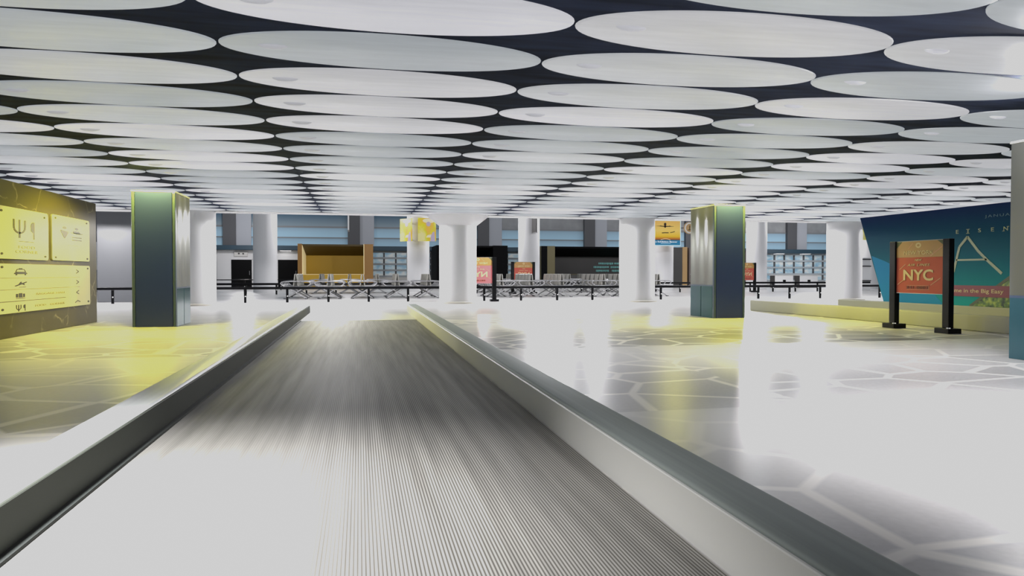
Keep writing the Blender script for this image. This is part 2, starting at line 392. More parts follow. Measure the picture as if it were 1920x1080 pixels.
# ------------------------------------------------------------------ setting
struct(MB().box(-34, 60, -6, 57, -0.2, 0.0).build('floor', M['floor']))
struct(MB().box(-24, 44, -6, 24.6, 3.0, 3.25).build('ceiling', M['ceil']))
struct(MB().box(-24, 44, 24.35, 25.0, 2.965, 3.3, 0.02).build('trim_1', M['white']))
# back wall of the hall: upper storey with glazed bays over a dark soffit
struct(MB().box(-34, 60, 56.0, 56.5, 0.0, 7.6).build('wall_back', M['concrete']))
struct(MB().box(-34, 60, 54.9, 56.0, 2.72, 3.05, 0.02).build('trim_2', M['band']))
PIL = [-26.9, -18.0, -9.26, -0.4, 9.5, 18.2, 27.0, 36.4, 45.2, 54.0]
tr = 3
for i, x in enumerate(PIL):
    struct(MB().box(x - 0.45, x + 0.45, 55.6, 56.0, 3.05, 7.6).build('trim_%d' % tr, M['pilaster'])); tr += 1
    struct(MB().box(x + 0.45, x + 1.5, 55.75, 56.0, 3.05, 7.6).build('trim_%d' % tr, M['palestrip'])); tr += 1
for i, (a, b) in enumerate(zip(PIL, PIL[1:])):
    x0, x1 = a + 1.5, b - 0.45
    w = bpy.data.objects.new('window_%d' % (i + 1), None); COL.objects.link(w); w.location = ((x0 + x1) / 2, 55.95, 3.05); struct(w)
    h = (x1 - x0) / 2
    MB().box(-h, h, -0.03, 0.04, 0.0, 0.60).build('pane', M['glass'], w)
    MB().box(-h, h, -0.03, 0.04, 0.68, 1.38).build('pane', M['glass'], w)
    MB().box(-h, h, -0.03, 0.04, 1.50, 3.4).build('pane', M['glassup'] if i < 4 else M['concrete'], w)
    MB().box(-h, h, -0.09, 0.04, 0.60, 0.68).box(-h, h, -0.09, 0.04, 1.38, 1.50).build('window_frame', M['grey'], w)

def curtain(i, x0, x1, z0, nx, nz):
    w = bpy.data.objects.new('window_%d' % i, None); COL.objects.link(w); w.location = (x0, 55.9, 0); struct(w)
    L = x1 - x0; H = 2.72 - z0
    MB().box(0, L, 0.0, 0.05, z0, 2.72).build('pane', M['curtain'], w)
    fr = MB()
    for k in range(nx + 1): fr.box(L * k / nx - 0.06, L * k / nx + 0.06, -0.10, 0.0, z0, 2.72)
    fr.build('mullion', M['pilaster'], w)
    fr = MB()
    for k in range(nz + 1): fr.box(0.0, L, -0.13, 0.0, z0 + (H - 0.14) * k / nz, z0 + (H - 0.14) * k / nz + 0.14)
    fr.build('window_frame', M['mullion'], w)
    MB().box(0, L, -0.2, 0.05, 0.0, z0).build('window_sill', M['offwhite'], w)
curtain(11, 0.95, 5.4, 0.72, 5, 4)
curtain(12, 10.3, 12.6, 0.72, 2, 4)
curtain(13, 30.2, 47.0, 0.32, 18, 4)

# white room on the far left with two black doorways
struct(MB().box(-14.0, -4.1, 55.7, 56.0, 0.0, 2.72).build('wall_far_left', M['white']))
struct(MB().box(-10.5, -10.15, 54.9, 55.7, 0.0, 2.72).build('trim_40', M['band']))
for i, (x0, x1) in enumerate(((-9.15, -7.72), (-5.89, -4.45))):
    d = bpy.data.objects.new('door_%d' % (i + 1), None); COL.objects.link(d); d.location = ((x0 + x1) / 2, 55.7, 0); struct(d)
    h = (x1 - x0) / 2
    MB().box(-h, h, -0.04, 0.0, 0.0, 2.02).build('door_leaf', M['tread'], d)
    MB().box(h, h + 0.06, -0.08, 0.0, 0.0, 2.05).box(-h, h + 0.06, -0.08, 0.0, 2.02, 2.06).build('door_frame', M['white'], d)
    MB().tube([(h - 0.16, -0.08, 0.9), (h - 0.16, -0.08, 1.2)], 0.02).tube([(h - 0.16, -0.03, 0.92), (h - 0.16, -0.09, 0.92)], 0.015).build('door_handle', M['chrome'], d)
ws = thing('wall_sign', 'small white wall box with two dark round spots above the left black doorway', 'sign', (-8.47, 55.68, 2.26))
MB().box(-0.47, 0.47, -0.14, 0.0, 0.0, 0.33, 0.02).build('housing', M['offwhite'], ws)
P = Plane((0, -0.14, 0), XA)
P.poly([oval(-0.13, 0.2, 0.07, 0.06)], 'spot', M['darkgrey'], ws); P.poly([oval(0.17, 0.19, 0.07, 0.06)], 'spot', M['darkgrey'], ws)

# grey end wall on the left, behind the barrier
struct(MB().box(-8.9, -6.1, 27.4, 28.6, 0.0, 3.6, 0.02).build('wall_left', M['greywall']))

# ------------------------------------------------------------------ luminous ceiling panels
prof = [(0.0, -0.016), (0.985, -0.016), (0.996, -0.013), (1.0, -0.007), (1.0, 0.0), (0.0, 0.0)]
AX, AY = 1.43, 0.503
disc0 = MB().lathe(prof, 64, AX, AY).build('ceiling_panel', M['disc'], None, 40)
tag(disc0, '-', 'ceiling panel', 'oval luminous ceiling panels')
MB().lathe([(0.0, -0.032), (0.55, -0.027), (0.9, -0.012), (1.0, 0.0)], 20, 0.13, 0.035, (-0.98, -0.04, -0.016)).build('knob', M['knob'], disc0, 60)
import math as _m
TH = _m.atan(286 / 1350.0)
rows = [4.48 + 1.079 * k for k in range(19)]
first = True
for r, y in enumerate(rows):
    for c in range(-8, 13):
        x = 0.25 + 2.88 * c
        d = x * math.sin(TH) + y * math.cos(TH); q = x * math.cos(TH) - y * math.sin(TH)
        if d < 1.5 or q + 1.7 < -0.711 * d or q - 1.7 > 0.711 * d: continue
        if c == 0: where = 'directly above the walkway'
        else: where = '%s column %s of the walkway' % (ORD[abs(c) - 1], 'right' if c > 0 else 'left')
        lab = 'pale oval ceiling panel, %s row from the nearest, %s' % (ORD[r], where)
        if first: o = disc0; first = False
        else: o = dup(disc0)
        o.location = (x, y, 3.0); o['label'] = lab

# ------------------------------------------------------------------ moving walkways
def walkway(label, cat, x_il, x_ir, wl, wr, h, y0, y_end, y_plate, kl, kr):
    t = thing('moving_walkway', label, cat, ((x_il + x_ir) / 2, y0, 0))
    cx = (x_il + x_ir) / 2; a, b = x_il - cx, x_ir - cx; L = y_end - y0; lp = y_plate - y0
    MB().box(a + 0.035, b - 0.02, 0, lp, 0.0, 0.016).build('belt', M['belt'], t)
    MB().box(a, b, lp, L - 0.05, 0.0, 0.02, 0.004).build('comb_plate', M['plate'], t)
    MB().box(a, a + 0.035, 0, lp, 0.0, 0.03).build('skirt_brush', M['brush'], t)
    def kerb(i0, o0, mt, mi):
        # metal kerb with a slightly eased top; a flat inner panel of its own
        sg = 1 if o0 > i0 else -1; w = abs(o0 - i0); p = 0.018
        x = sorted((i0 + sg * p, o0))
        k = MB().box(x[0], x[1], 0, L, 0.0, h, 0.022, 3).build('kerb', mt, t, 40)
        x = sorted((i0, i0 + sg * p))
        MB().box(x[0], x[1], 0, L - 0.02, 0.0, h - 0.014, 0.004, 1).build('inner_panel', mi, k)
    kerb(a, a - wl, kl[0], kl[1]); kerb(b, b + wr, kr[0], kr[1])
    return t
walkway('grey ribbed moving walkway between low metal kerbs in the foreground', 'moving walkway', -1.215, 1.195, 0.235, 0.25, 0.212, -1.6, 18.75, 15.45, (M['kerblit'], M['kerbshadeface']), (M['kerb'], M['kerblitface']))  # kerb tones differ per side to paint in light and shade
walkway('second moving walkway with pale kerbs below the blue billboard', 'moving walkway', 10.68, 13.15, 0.24, 0.18, 0.28, 2.5, 17.9, 15.4, (M['kerbstone'], M['kerbstone']), (M['kerbstone'], M['kerbstone']))

# ------------------------------------------------------------------ black marble sign wall
sw = thing('sign_wall', 'black marble direction wall with pale sign plates on the left', 'sign wall', (-5.3, 12.4, 0))
MB().box(-0.3, 0.0, -4.4, 3.9, 0.0, 2.44, 0.012).build('marble_slab', M['marble'], sw)
W = Plane((0.0, -12.4, 0.0), YA)           # u is the world's y, v the height
def rplate(u0, u1, v0, v1, r=0.05):
    p = []
    for cx, cy, a in ((u1 - r, v0 + r, -PI / 2), (u1 - r, v1 - r, 0), (u0 + r, v1 - r, PI / 2), (u0 + r, v0 + r, PI)):
        p += [(cx + r * math.cos(a + PI / 2 * k / 4), cy + r * math.sin(a + PI / 2 * k / 4)) for k in range(5)]
    return p
def screws(pl, par, pts):
    for u, v in pts: pl.poly([oval(u, v, 0.035, 0.018, 12)], 'screw', M['ink'], par, 0.025, 0.008)
pw = 0.026
p1 = W.poly([rplate(12.08, 13.89, 1.228, 2.03)], 'sign_plate', M['signplate'], sw, 0.0, 0.025, 'plate with fork and knife')
p2 = W.poly([rplate(14.05, 15.84, 1.238, 2.045)], 'sign_plate', M['signplate'], sw, 0.0, 0.025, 'plate with two figures')
p3 = W.poly([rplate(12.08, 15.85, 0.385, 1.152)], 'sign_plate', M['signplate'], sw, 0.0, 0.025, 'long plate with four rows')
screws(W, p1, [(12.22, 1.955), (13.74, 1.955), (12.22, 1.305), (13.76, 1.29)])
screws(W, p2, [(14.2, 1.99), (15.69, 1.99), (14.2, 1.29), (15.71, 1.29)])
screws(W, p3, [(12.22, 1.10), (15.72, 1.10), (12.22, 0.45), (15.74, 0.45)])
def fork(cu, top, s, su, m, par):
    arc = [(cu + 0.195 * su * math.cos(a), top - 0.115 * s + 0.095 * s * math.sin(a)) for a in [PI + PI * k / 10 for k in range(11)]]
    pl = ribbon([(cu - 0.195 * su, top), arc[0]], 0.062 * su) + ribbon(arc, 0.062 * su, 0.03 * s) + ribbon([arc[-1], (cu + 0.195 * su, top)], 0.062 * su)
    pl += ribbon([(cu, top), (cu, top - 0.29 * s)], 0.066 * su)
    W.poly(pl, 'fork_icon', m, par, pw, 0.003)
def knife(cu, top, s, su, m, par):
    b = [(cu + 0.07 * su, top), (cu + 0.07 * su, top - 0.285 * s), (cu + 0.02 * su, top - 0.285 * s), (cu + 0.02 * su, top - 0.18 * s)]
    b += [(cu - 0.07 * su, top - 0.15 * s), (cu - 0.08 * su, top - 0.06 * s), (cu - 0.05 * su, top - 0.02 * s), (cu, top - 0.002 * s)]
    W.poly([b], 'knife_icon', m, par, pw, 0.003)
fork(12.815, 1.855, 1.0, 1.0, M['inklight'], p1); knife(13.285, 1.845, 1.0, 1.0, M['inklight'], p1)
W.poly([rect(12.79, 13.32, 1.511, 1.519)], 'rule', M['inklight'], p1, pw, 0.003)
W.text('FOOD', 13.06, 1.42, 0.05, 0.58, 'lettering', M['inkfaint'], p1, pw, spacing=1.2)
W.text('CORNER', 13.06, 1.348, 0.05, 0.80, 'lettering', M['inkfaint'], p1, pw, spacing=1.1)
W.poly([oval(14.6, 1.838, 0.085, 0.024), [(14.41, 1.79), (14.44, 1.795), (14.75, 1.775), (14.77, 1.765), (14.765, 1.745), (14.62, 1.645), (14.58, 1.645), (14.42, 1.77)]], 'woman_icon', M['inklight'], p2, pw, 0.003)
W.poly([oval(15.17, 1.845, 0.09, 0.024), [(15.0, 1.80), (15.28, 1.80), (15.34, 1.785), (15.36, 1.757), (15.0, 1.757)], rect(14.89, 15.47, 1.757, 1.766),
        rect(14.96, 15.42, 1.672, 1.69), rect(14.96, 15.42, 1.622, 1.64)], 'man_icon', M['inklight'], p2, pw, 0.003)
W.poly([rect(14.76, 15.25, 1.52, 1.526)], 'rule', M['inkfaint'], p2, pw, 0.003)
for v in (0.932, 0.752): W.poly([rect(12.1, 15.3, v - 0.003, v + 0.003)], 'rule', M['inkfaint'], p3, pw, 0.003)
W.poly([rect(12.1, 14.62, 0.564, 0.57)], 'rule', M['inklight'], p3, pw, 0.003)
# taxi, aeroplane, suitcase, fork and knife
W.poly([[(12.60, 0.992), (13.07, 0.992), (13.06, 1.01), (12.98, 1.03), (12.70, 1.03), (12.61, 1.01)], *ribbon([(12.66, 1.025), (12.71, 1.068), (12.95, 1.068), (13.01, 1.025)], 0.03, 0.01),
        rect(12.77, 12.89, 1.075, 1.088), rect(12.66, 12.71, 0.972, 0.992), rect(12.97, 13.02, 0.972, 0.992)], 'taxi_icon', M['ink'], p3, pw, 0.003)
W.poly([[(12.62, 0.80), (12.63, 0.81), (13.02, 0.872), (13.05, 0.868), (13.04, 0.855), (12.66, 0.798)], [(12.74, 0.825), (12.86, 0.845), (12.86, 0.87), (12.83, 0.872)], [(12.86, 0.835), (12.98, 0.812), (12.95, 0.84)],
        rect(12.77, 13.02, 0.783, 0.79)], 'aeroplane_icon', M['ink'], p3, pw, 0.003)
W.poly([rect(12.66, 12.73, 0.625, 0.68), rect(12.76, 12.88, 0.622, 0.69), rect(12.91, 12.97, 0.625, 0.68), rect(12.66, 12.98, 0.605, 0.611)], 'suitcase_icon', M['ink'], p3, pw, 0.003)
fork(12.75, 0.505, 0.36, 0.40, M['ink'], p3); knife(12.95, 0.505, 0.36, 0.5, M['ink'], p3)
W.text('BAGGAGE', 13.75, 0.662, 0.034, 0.74, 'lettering', M['inkfaint'], p3, pw)
W.text('HALL', 14.4, 0.66, 0.034, 0.40, 'lettering', M['inkfaint'], p3, pw)
W.text('FOOD', 13.55, 0.467, 0.034, 0.42, 'lettering', M['inkfaint'], p3, pw)
W.text('CORNER', 14.24, 0.467, 0.034, 0.64, 'lettering', M['inkfaint'], p3, pw)
for v, s in ((1.04, 1), (0.84, 1), (0.645, -1)):
    W.poly(ribbon([(15.19 - s * 0.065, v + 0.035), (15.19 + s * 0.065, v), (15.19 - s * 0.065, v - 0.035)], 0.028, 0.012), 'arrow', M['inklight'], p3, pw, 0.003)
W.poly(ribbon([(15.06, 0.452), (15.19, 0.487), (15.32, 0.46)], 0.028, 0.012), 'arrow', M['inklight'], p3, pw, 0.003)

# ------------------------------------------------------------------ blue pillars
def pillar(name_label, w, dep, flip):
    """origin at the front corner next to the walkway side; box runs along +x for w, +y for dep"""
    t = thing('blue_pillar', name_label, 'pillar')
    H = 2.55
    k = MB(); k.box(0.06, w - 0.06, 0.0, dep, 0.0, H - 0.03, 0.006, 1); k.build('core_panel', M['navy'], t)
    for s, x in ((-1, 0.0), (1, w)):
        lo = MB(); a, b = (0.0, 0.055) if s < 0 else (w - 0.055, w)
        lo.box(a, b, 0.07, dep * 0.52, 0.0, 0.72, 0.004, 1).box(a, b, dep * 0.54, dep - 0.02, 0.0, 0.72, 0.004, 1).build('lower_panel', M['teal'], t)
        up = MB(); n = 40; pts = []
        for i in range(n + 1):
            y = 0.07 + (dep - 0.09) * i / n
            q = 0.022 * (1 + math.cos(2 * PI * 2.5 * i / n)) / 2
            pts.append((y, q))
        # fluted sheet: closed outline in the xy plane raised from 0.74 to the cap
        bm = up.bm
        base = a + 0.03 if s < 0 else b - 0.03
        o1 = [bm.verts.new(((a + q) if s < 0 else (b - q), y, 0.74)) for y, q in pts]
        o2 = [bm.verts.new((v.co.x, v.co.y, H - 0.03)) for v in o1]
        i1 = [bm.verts.new((base, y, 0.74)) for y, q in pts]; i2 = [bm.verts.new((base, y, H - 0.03)) for y, q in pts]
        for i in range(n):
            bm.faces.new((o1[i], o1[i + 1], o2[i + 1], o2[i])); bm.faces.new((i1[i], i1[i + 1], i2[i + 1], i2[i]))
            bm.faces.new((o1[i], o1[i + 1], i1[i + 1], i1[i])); bm.faces.new((o2[i], o2[i + 1], i2[i + 1], i2[i]))
        bm.faces.new((o1[0], o2[0], i2[0], i1[0])); bm.faces.new((o1[-1], o2[-1], i2[-1], i1[-1]))
        up.build('fluted_panel', M['silver'], t, 60)
        MB().box(a, b, 0.07, dep - 0.02, 0.715, 0.745).build('ledge', M['slatetrim'], t)
        MB().box(a, b + 0.0, 0.0, 0.07, 0.0, H - 0.03, 0.012, 2).build('corner_strip', M['slatetrim'], t)
    MB().box(-0.004, w + 0.004, -0.004, dep + 0.004, H - 0.03, H, 0.008).build('top_cap', M['cap'], t)
    return t
pa = pillar('blue pillar with fluted silver side standing left of the walkway', 0.765, 1.18, 0)
pa.location = (-4.138, 14.55, 0)
dup(pa, (7.75, 14.81, 0), 0, 'blue pillar with fluted silver side standing right of the walkway before the poster')
dup(pa, (7.5, 5.93, 0), 0, 'nearest blue pillar, cut off by the right edge of the photo')

# ------------------------------------------------------------------ tag-shaped travel signs
def tag_sign(label, loc, rz, panel_m='nycred', mirror=False, sc=1.0, sd=False):
    t = thing('travel_sign', label, 'sign stand', loc, rz, None)
    hw = 0.545
    for x in (-hw - 0.075, hw + 0.075):
        MB().box(x - 0.072, x + 0.072, -0.05, 0.05, 0.085, 1.585, 0.008).build('post', M['black'], t)
        f = MB().box(x - 0.15, x + 0.15, -0.13, 0.13, 0.0, 0.085, 0.006).build('foot', M['black'], t)
        MB().lathe([(0.0, 0.015), (0.014, 0.015), (0.014, 0.0)], 10, 1, 1, (x + 0.085, -0.09, 0.085)).build('bolt', M['bolt'], f)
        MB().lathe([(0.0, 0.015), (0.014, 0.015), (0.014, 0.0)], 10, 1, 1, (x + 0.115, -0.07, 0.085)).build('bolt', M['bolt'], f)
    pn = MB().box(-hw, hw, -0.018, 0.018, 0.655, 1.572).build('sign_panel', M[panel_m], t)
    MB().box(-hw, hw, -0.022, 0.022, 1.572, 1.582).build('edge_strip', M['chrome'], t)
    MB().box(-hw, hw, -0.022, 0.022, 0.645, 0.655).build('edge_strip', M['chrome'], t)
    Wd, Hd = 2 * hw, 0.917
    F = Plane((-hw, -0.018, 0.655), XA)
    def q(u, v): return ((1 - u if mirror else u) * Wd, (1 - v) * Hd)
    def pg(pts): return [q(*p) for p in pts]
    def put(polys, nm, m, w=0.003): 
        ps = [pg(p) for p in polys]
        if mirror: ps = [p[::-1] for p in ps]
        F.poly(ps, nm, m, pn, w, 0.002)
    put([[(0, 0.31), (1, 0.31), (1, 0), (0, 0)]], 'top_band', M['nyctan'], 0.001)
    put([[(0.0, 0.13), (0.13, 0.0), (0.0, 0.0)], [(1.0, 0.10), (1, 0), (0.87, 0)]], 'cut_corner', M['nycolive'], 0.0035)
    rg = ring(0.478, 0.08, 0.06, 0.052, 0.027, 0.022); put([r[::-1] for r in rg], 'eyelet_ring', M['nycpale'])
    def tx(s, u0, u1, v0, v1, m, shear=0, bold=0.0, sp=1.0):
        u = (u0 + u1) / 2; a, b = q(u, (v0 + v1) / 2)
        F.text(s, a, b, (v1 - v0) * Hd, (u1 - u0) * Wd, 'lettering', m, pn, 0.004, shear, sp, mirror, bold)
    tx('NEW YORK', 0.16, 0.79, 0.185, 0.262, M['nycpale'], 0, 0.012)
    tx('NEW', 0.395, 0.55, 0.345, 0.385, M['nycpale'], 0.35, 0.02)
    tx('AIR LINES', 0.24, 0.72, 0.435, 0.483, M['nycpale'], 0.3, 0.01, 1.15)
    tx('NYC', 0.155, 0.79, 0.555, 0.77, M['nycpale'], 0, 0.025)
    fr = [[(0.24, 0.85), (0.71, 0.85), (0.71, 0.858), (0.24, 0.858)], [(0.24, 0.925), (0.71, 0.925), (0.71, 0.933), (0.24, 0.933)], [(0.70, 0.85), (0.71, 0.85), (0.71, 0.93), (0.70, 0.93)]]
    put([f[::-1] for f in fr], 'number_frame', M['nycfaint'])
    tx('241-0001', 0.235, 0.69, 0.868, 0.918, M['nycdark'], 0.0, 0.02)
    stc = []
    for (a, b, c, d) in ((0.03, 0.84, 0.17, 0.74), (0.74, 0.84, 0.94, 0.70), (0.73, 0.29, 0.96, 0.12), (0.07, 0.545, 0.20, 0.44), (0.26, 0.14, 0.36, 0.03)):
        stc.append([(a, b + 0.012), (c, d + 0.012), (c, d - 0.006), (a, b - 0.006)])
    for sc_ in stc: put([sc_], 'scratch', M['nycfaint'], 0.002)
    return t
# the first stands along the walkway and faces it
tag_sign('red and tan luggage tag sign on two black posts before the blue billboard', (9.64, 10.895, 0), -PI / 2)
tag_sign('pink reversed luggage tag sign half hidden behind the middle white column', (4.10, 25.35, 0), 0, 'nycpink', True)
tag_sign('reversed red luggage tag sign standing behind the seats in the middle', (7.98, 35.0, 0), 0.35, 'nycred', True)
tag_sign('reversed red luggage tag sign beside a white column right of the blue pillar', (20.2, 35.0, 0), 0.3, 'nycred', True)

# ------------------------------------------------------------------ blue billboard
bb = thing('billboard', 'large slanted blue and teal billboard wall on the right', 'billboard', (13.42, 12.0, 0))
B = Plane((0.0, 12.0 - 12.0, 0), -YA)      # u = 12 - y, v = height
def by(y): return 12.0 - y
MB().prism([(by(16.3), 0.0), (by(6.0), 0.0), (by(6.0), 2.5), (by(17.35), 2.52)], Vector((0.25, 0, 0)), -YA, ZA, 0.25).build('print_panel', M['billboard'], bb)
B.poly([[(by(16.31), 0.02), (by(14.25), 0.02), (by(14.48), 0.32), (by(14.81), 0.58), (by(15.4), 0.92), (by(15.96), 1.17), (by(16.4), 1.33), (by(16.87), 1.47)]], 'light_blue_area', M['lightblue'], bb, 0.0, 0.004)  # paler blue polygon over the lower left corner
B.poly([[(by(13.62), 0.27), (by(12.0), 0.27), (by(12.0), 1.35)]], 'plant_picture', M['plants'], bb, 0.0, 0.004)
B.poly(ribbon([(by(13.68), 0.27), (by(12.02), 1.35)], 0.10, 0.05), 'picture_edge', M['nycolive'], bb, 0.004, 0.003)
B.poly([rect(by(14.3), by(11.2), 0.485, 0.735)], 'banner_strip', M['banner'], bb, 0.008, 0.004)
B.text('me in the Big Easy', by(13.47), 0.612, 0.115, 1.30, 'lettering', M['nycpale'], bb, 0.012, bold=0.012)
A = [ribbon([(by(13.77), 1.83), (by(13.99), 1.61), (by(14.15), 1.04)], 0.062), ribbon([(by(13.77), 1.83), (by(13.48), 1.50), (by(13.25), 1.30), (by(12.87), 1.0)], 0.062), ribbon([(by(14.08), 1.31), (by(13.25), 1.31)], 0.04)]
B.poly([p for a in A for p in a], 'letter_a_outline', M['letters'], bb, 0.004, 0.004)
for ch, y in zip('EISEN', (14.06, 13.76, 13.45, 13.12, 12.79)):
    wd = {'I': 0.035, 'N': 0.11}.get(ch, 0.075)
    B.text(ch, by(y), 1.952, 0.088, wd, 'lettering', M['letters'], bb, 0.004, bold=0.015)
    if ch in 'IN':
        sf = []
        if ch == 'I': sf = [rect(by(y) - 0.045, by(y) + 0.045, 1.9, 1.914), rect(by(y) - 0.045, by(y) + 0.045, 1.99, 2.004)]
        if ch == 'N': sf = [rect(by(y) - 0.08, by(y) - 0.025, 1.9, 1.914), rect(by(y) + 0.025, by(y) + 0.08, 1.99, 2.004)]
        B.poly(sf, 'serif', M['letters'], bb, 0.004, 0.004)
B.text('JANUA', by(13.0), 2.25, 0.075, 0.62, 'lettering', M['slateletters'], bb, 0.004, spacing=1.25)

# ------------------------------------------------------------------ white columns
def column(label, r, h, cap, ring_=True):
    t = thing('round_column', label, 'column')
    MB().lathe([(r, 0.0), (r, h)], 48).build('shaft', M['column'], t, 40)
    if ring_: MB().lathe([(r + 0.02, 0.0), (r + 0.11, 0.0), (r + 0.11, 0.05), (r + 0.09, 0.07), (r + 0.02, 0.07)], 48).build('base_ring', M['colbase'], t, 40)
    if cap: MB().lathe([(r, h - 0.34), (r + 0.08, h - 0.28), (r + 0.34, h - 0.08), (r + 0.42, h)], 48).build('capital', M['column'], t, 60)
    return t
G1 = 'white columns in the front row'; G2 = 'white columns in the rear row'
c1 = column('white round column just right of the left blue pillar', 0.63, 2.95, False); c1.location = (-5.08, 24.3, 0); c1['group'] = G1
c2 = column('thick white round column with flared top beyond the walkway end', 0.63, 2.95, True); c2.location = (3.27, 24.3, 0); c2['group'] = G1
dup(c1, (9.72, 24.3, 0), 0, 'white round column left of the sunset aeroplane poster', G1)
c4 = dup(c1, (18.12, 24.3, 0), 0, 'widest white round column at the edge of the blue billboard', G1)
r1 = column('white rear column left of the orange shop booth', 0.62, 5.6, False, False); r1.location = (-4.93, 40.5, 0); r1['group'] = G2
dup(r1, (3.22, 40.5, 0), 0, 'white rear column carrying the yellow advertising panels', G2)
dup(r1, (9.58, 40.5, 0), 0, 'white rear column behind the reversed red sign in the middle', G2)
dup(r1, (17.85, 40.5, 0), 0, 'white rear column behind the sunset aeroplane poster', G2)
dup(r1, (24.05, 40.5, 0), 0, 'white rear column just right of the right blue pillar', G2)
dup(r1, (31.9, 40.5, 0), 0, 'white rear column partly hidden by the slanted billboard edge', G2)

# ------------------------------------------------------------------ barriers
def barrier(label, x0, n, pitch, y, zr, h_r=0.05, depth=0.06):
    t = thing('rail_barrier', label, 'barrier', (x0, y, 0))
    MB().box(-0.45 * pitch, pitch * (n - 1) + 0.45 * pitch, -depth / 2, depth / 2, zr - h_r, zr + h_r, 0.012).build('rail', M['black'], t)
    for k in range(n):
        p = MB().box(pitch * k - 0.04, pitch * k + 0.04, -0.025, 0.025, 0.0, zr - h_r, 0.006).build('post', M['black'], t)
        MB().lathe([(0.0, -0.004), (0.02, -0.004), (0.02, 0.004), (0.0, 0.004)], 8).build('bolt', M['bolt'], p)
        b = p.children[0]; b.rotation_euler = (PI / 2, 0, 0); b.location = (pitch * k + 0.012, -0.03, 0.22)
    return t
barrier('long low black rail barrier in front of the seating benches', -7.98, 23, 1.383, 26.0, 0.5, 0.045)
barrier('black rail barrier behind the first row of benches', -6.65, 26, 1.383, 36.0, 0.5, 0.05)
barrier('slim black handrail before the black doorways on the far left', -11.0, 4, 2.1, 46.0, 0.62, 0.03)

# ------------------------------------------------------------------ seating benches
def bench(label, group):
    t = thing('seating_bench', label, 'seating bench', group=group)
    P_, N_ = 0.62, 5
    MB().box(-0.05, 0.05, -0.02, P_ * N_ + 0.02, 0.38, 0.46, 0.01).build('beam', M['chrome'], t)
    for y in (0.06, 1.3, 2.75):
        for s in (-1, 1):
            MB().tube([(-s * 0.40, y, 0.02), (s * 0.36, y, 0.46)], 0.024).build('leg', M['chrome'], t, 50)
            MB().box(-s * 0.40 - 0.06, -s * 0.40 + 0.06, y - 0.035, y + 0.035, 0.0, 0.025, 0.006).build('foot', M['black'], t)
    for k in range(N_ + 1):
        y = P_ * k
        hexa = [(-0.44, 0.69), (0.44, 0.69), (0.53, 0.665), (0.565, 0.615), (0.53, 0.565), (0.40, 0.475), (-0.40, 0.475), (-0.53, 0.565), (-0.565, 0.615), (-0.53, 0.665)]
        MB().tube([(u, y, v) for u, v in hexa], 0.021, 8, True).build('armrest', M['chrome'], t, 60)
    for k in range(N_):
        y0, y1 = P_ * k + 0.10, P_ * (k + 1) - 0.10
        for s in (-1, 1):
            st = MB(); sec = [(0.06, 0.47), (0.09, 0.455), (0.30, 0.445), (0.50, 0.465), (0.53, 0.485), (0.50, 0.49), (0.30, 0.47), (0.09, 0.485)]
            pts = [(s * u, v) for u, v in sec]
            st.prism(pts, Vector((0, y1, 0)), XA, ZA, y1 - y0); st.build('seat', M['steel'], t, 40)
            bk = MB(); sec = [(0.07, 0.50), (0.045, 0.70), (0.02, 0.97), (0.035, 0.985), (0.055, 0.97), (0.085, 0.70), (0.11, 0.52)]
            bk.prism([(s * u, v) for u, v in sec], Vector((0, y1, 0)), XA, ZA, y1 - y0); bk.build('backrest', M['steel'], t, 40)
    return t
bx = [-2.45, -1.17, 0.12, 1.5, 2.78, 4.25, 5.85, 7.16, 8.53, 10.45, 11.8, 13.05]
b0 = bench('-', 'front row of seating benches')
for i, x in enumerate(bx):
    o = b0 if i == 0 else dup(b0)
    o.location = (x, 29.45 + 0.04 * x, 0); o['group'] = 'front row of seating benches'
    o['label'] = 'grey back-to-back metal seating bench, %s from the left in the front row' % ORD[i]
for i, x in enumerate([-1.9, -0.5, 0.9, 5.4, 6.8, 8.2, 11.0, 12.4, 13.8]):
    o = dup(b0); o.location = (x, 37.0, 0); o['group'] = 'rear row of seating benches'
    o['label'] = 'distant grey metal seating bench, %s from the left in the rear row' % ORD[i]

# ------------------------------------------------------------------ shop booths
def booth(label, x0, x1, y0, y1, zt, ms, z_inner=2.1, jamb=(0.28, 0.6), counter=0.96):
    t = thing('shop_booth', label, 'shop booth', ((x0 + x1) / 2, y0, 0)); a, b = -(x1 - x0) / 2, (x1 - x0) / 2; D = y1 - y0
    MB().box(a, a + jamb[0], 0, D, 0, zt, 0.01).build('side_panel', ms['left'], t)
    MB().box(b - jamb[1], b, 0, D, 0, zt, 0.01).build('side_panel', ms['right'], t)
    MB().box(a + jamb[0], b - jamb[1], D - 0.1, D, 0, zt - 0.1).build('back_panel', ms['back'], t)
    bm = MB(); bm.prism([(0.2, zt - 0.14), (D - 0.1, z_inner + 0.2), (D - 0.1, zt - 0.02), (0.2, zt - 0.02)], Vector((b - jamb[1], 0, 0)), YA, ZA, -(b - jamb[1] - a - jamb[0]))
    bm.build('canopy', ms['top'], t)
    if counter:
        MB().box(a + jamb[0], b - jamb[1], 0.15, 0.7, 0, counter - 0.03).build('counter', ms['counter'], t)
        MB().box(a + jamb[0], b - jamb[1], 0.08, 0.75, counter - 0.03, counter, 0.005).build('counter_edge', ms['edge'], t)
    return t
ob = booth('orange shop booth with brown jambs behind the seats on the left', -4.03, 0.92, 50, 53.5, 3.0, dict(left=M['brown'], right=M['brown'], back=M['orange'], top=M['darkbrown'], counter=M['orange'], edge=M['cream']))
MB().box(-2.475 + 0.28, -2.475 + 0.31, 0.1, 3.3, 0.97, 2.9).build('inner_lining', M['cream'], ob)
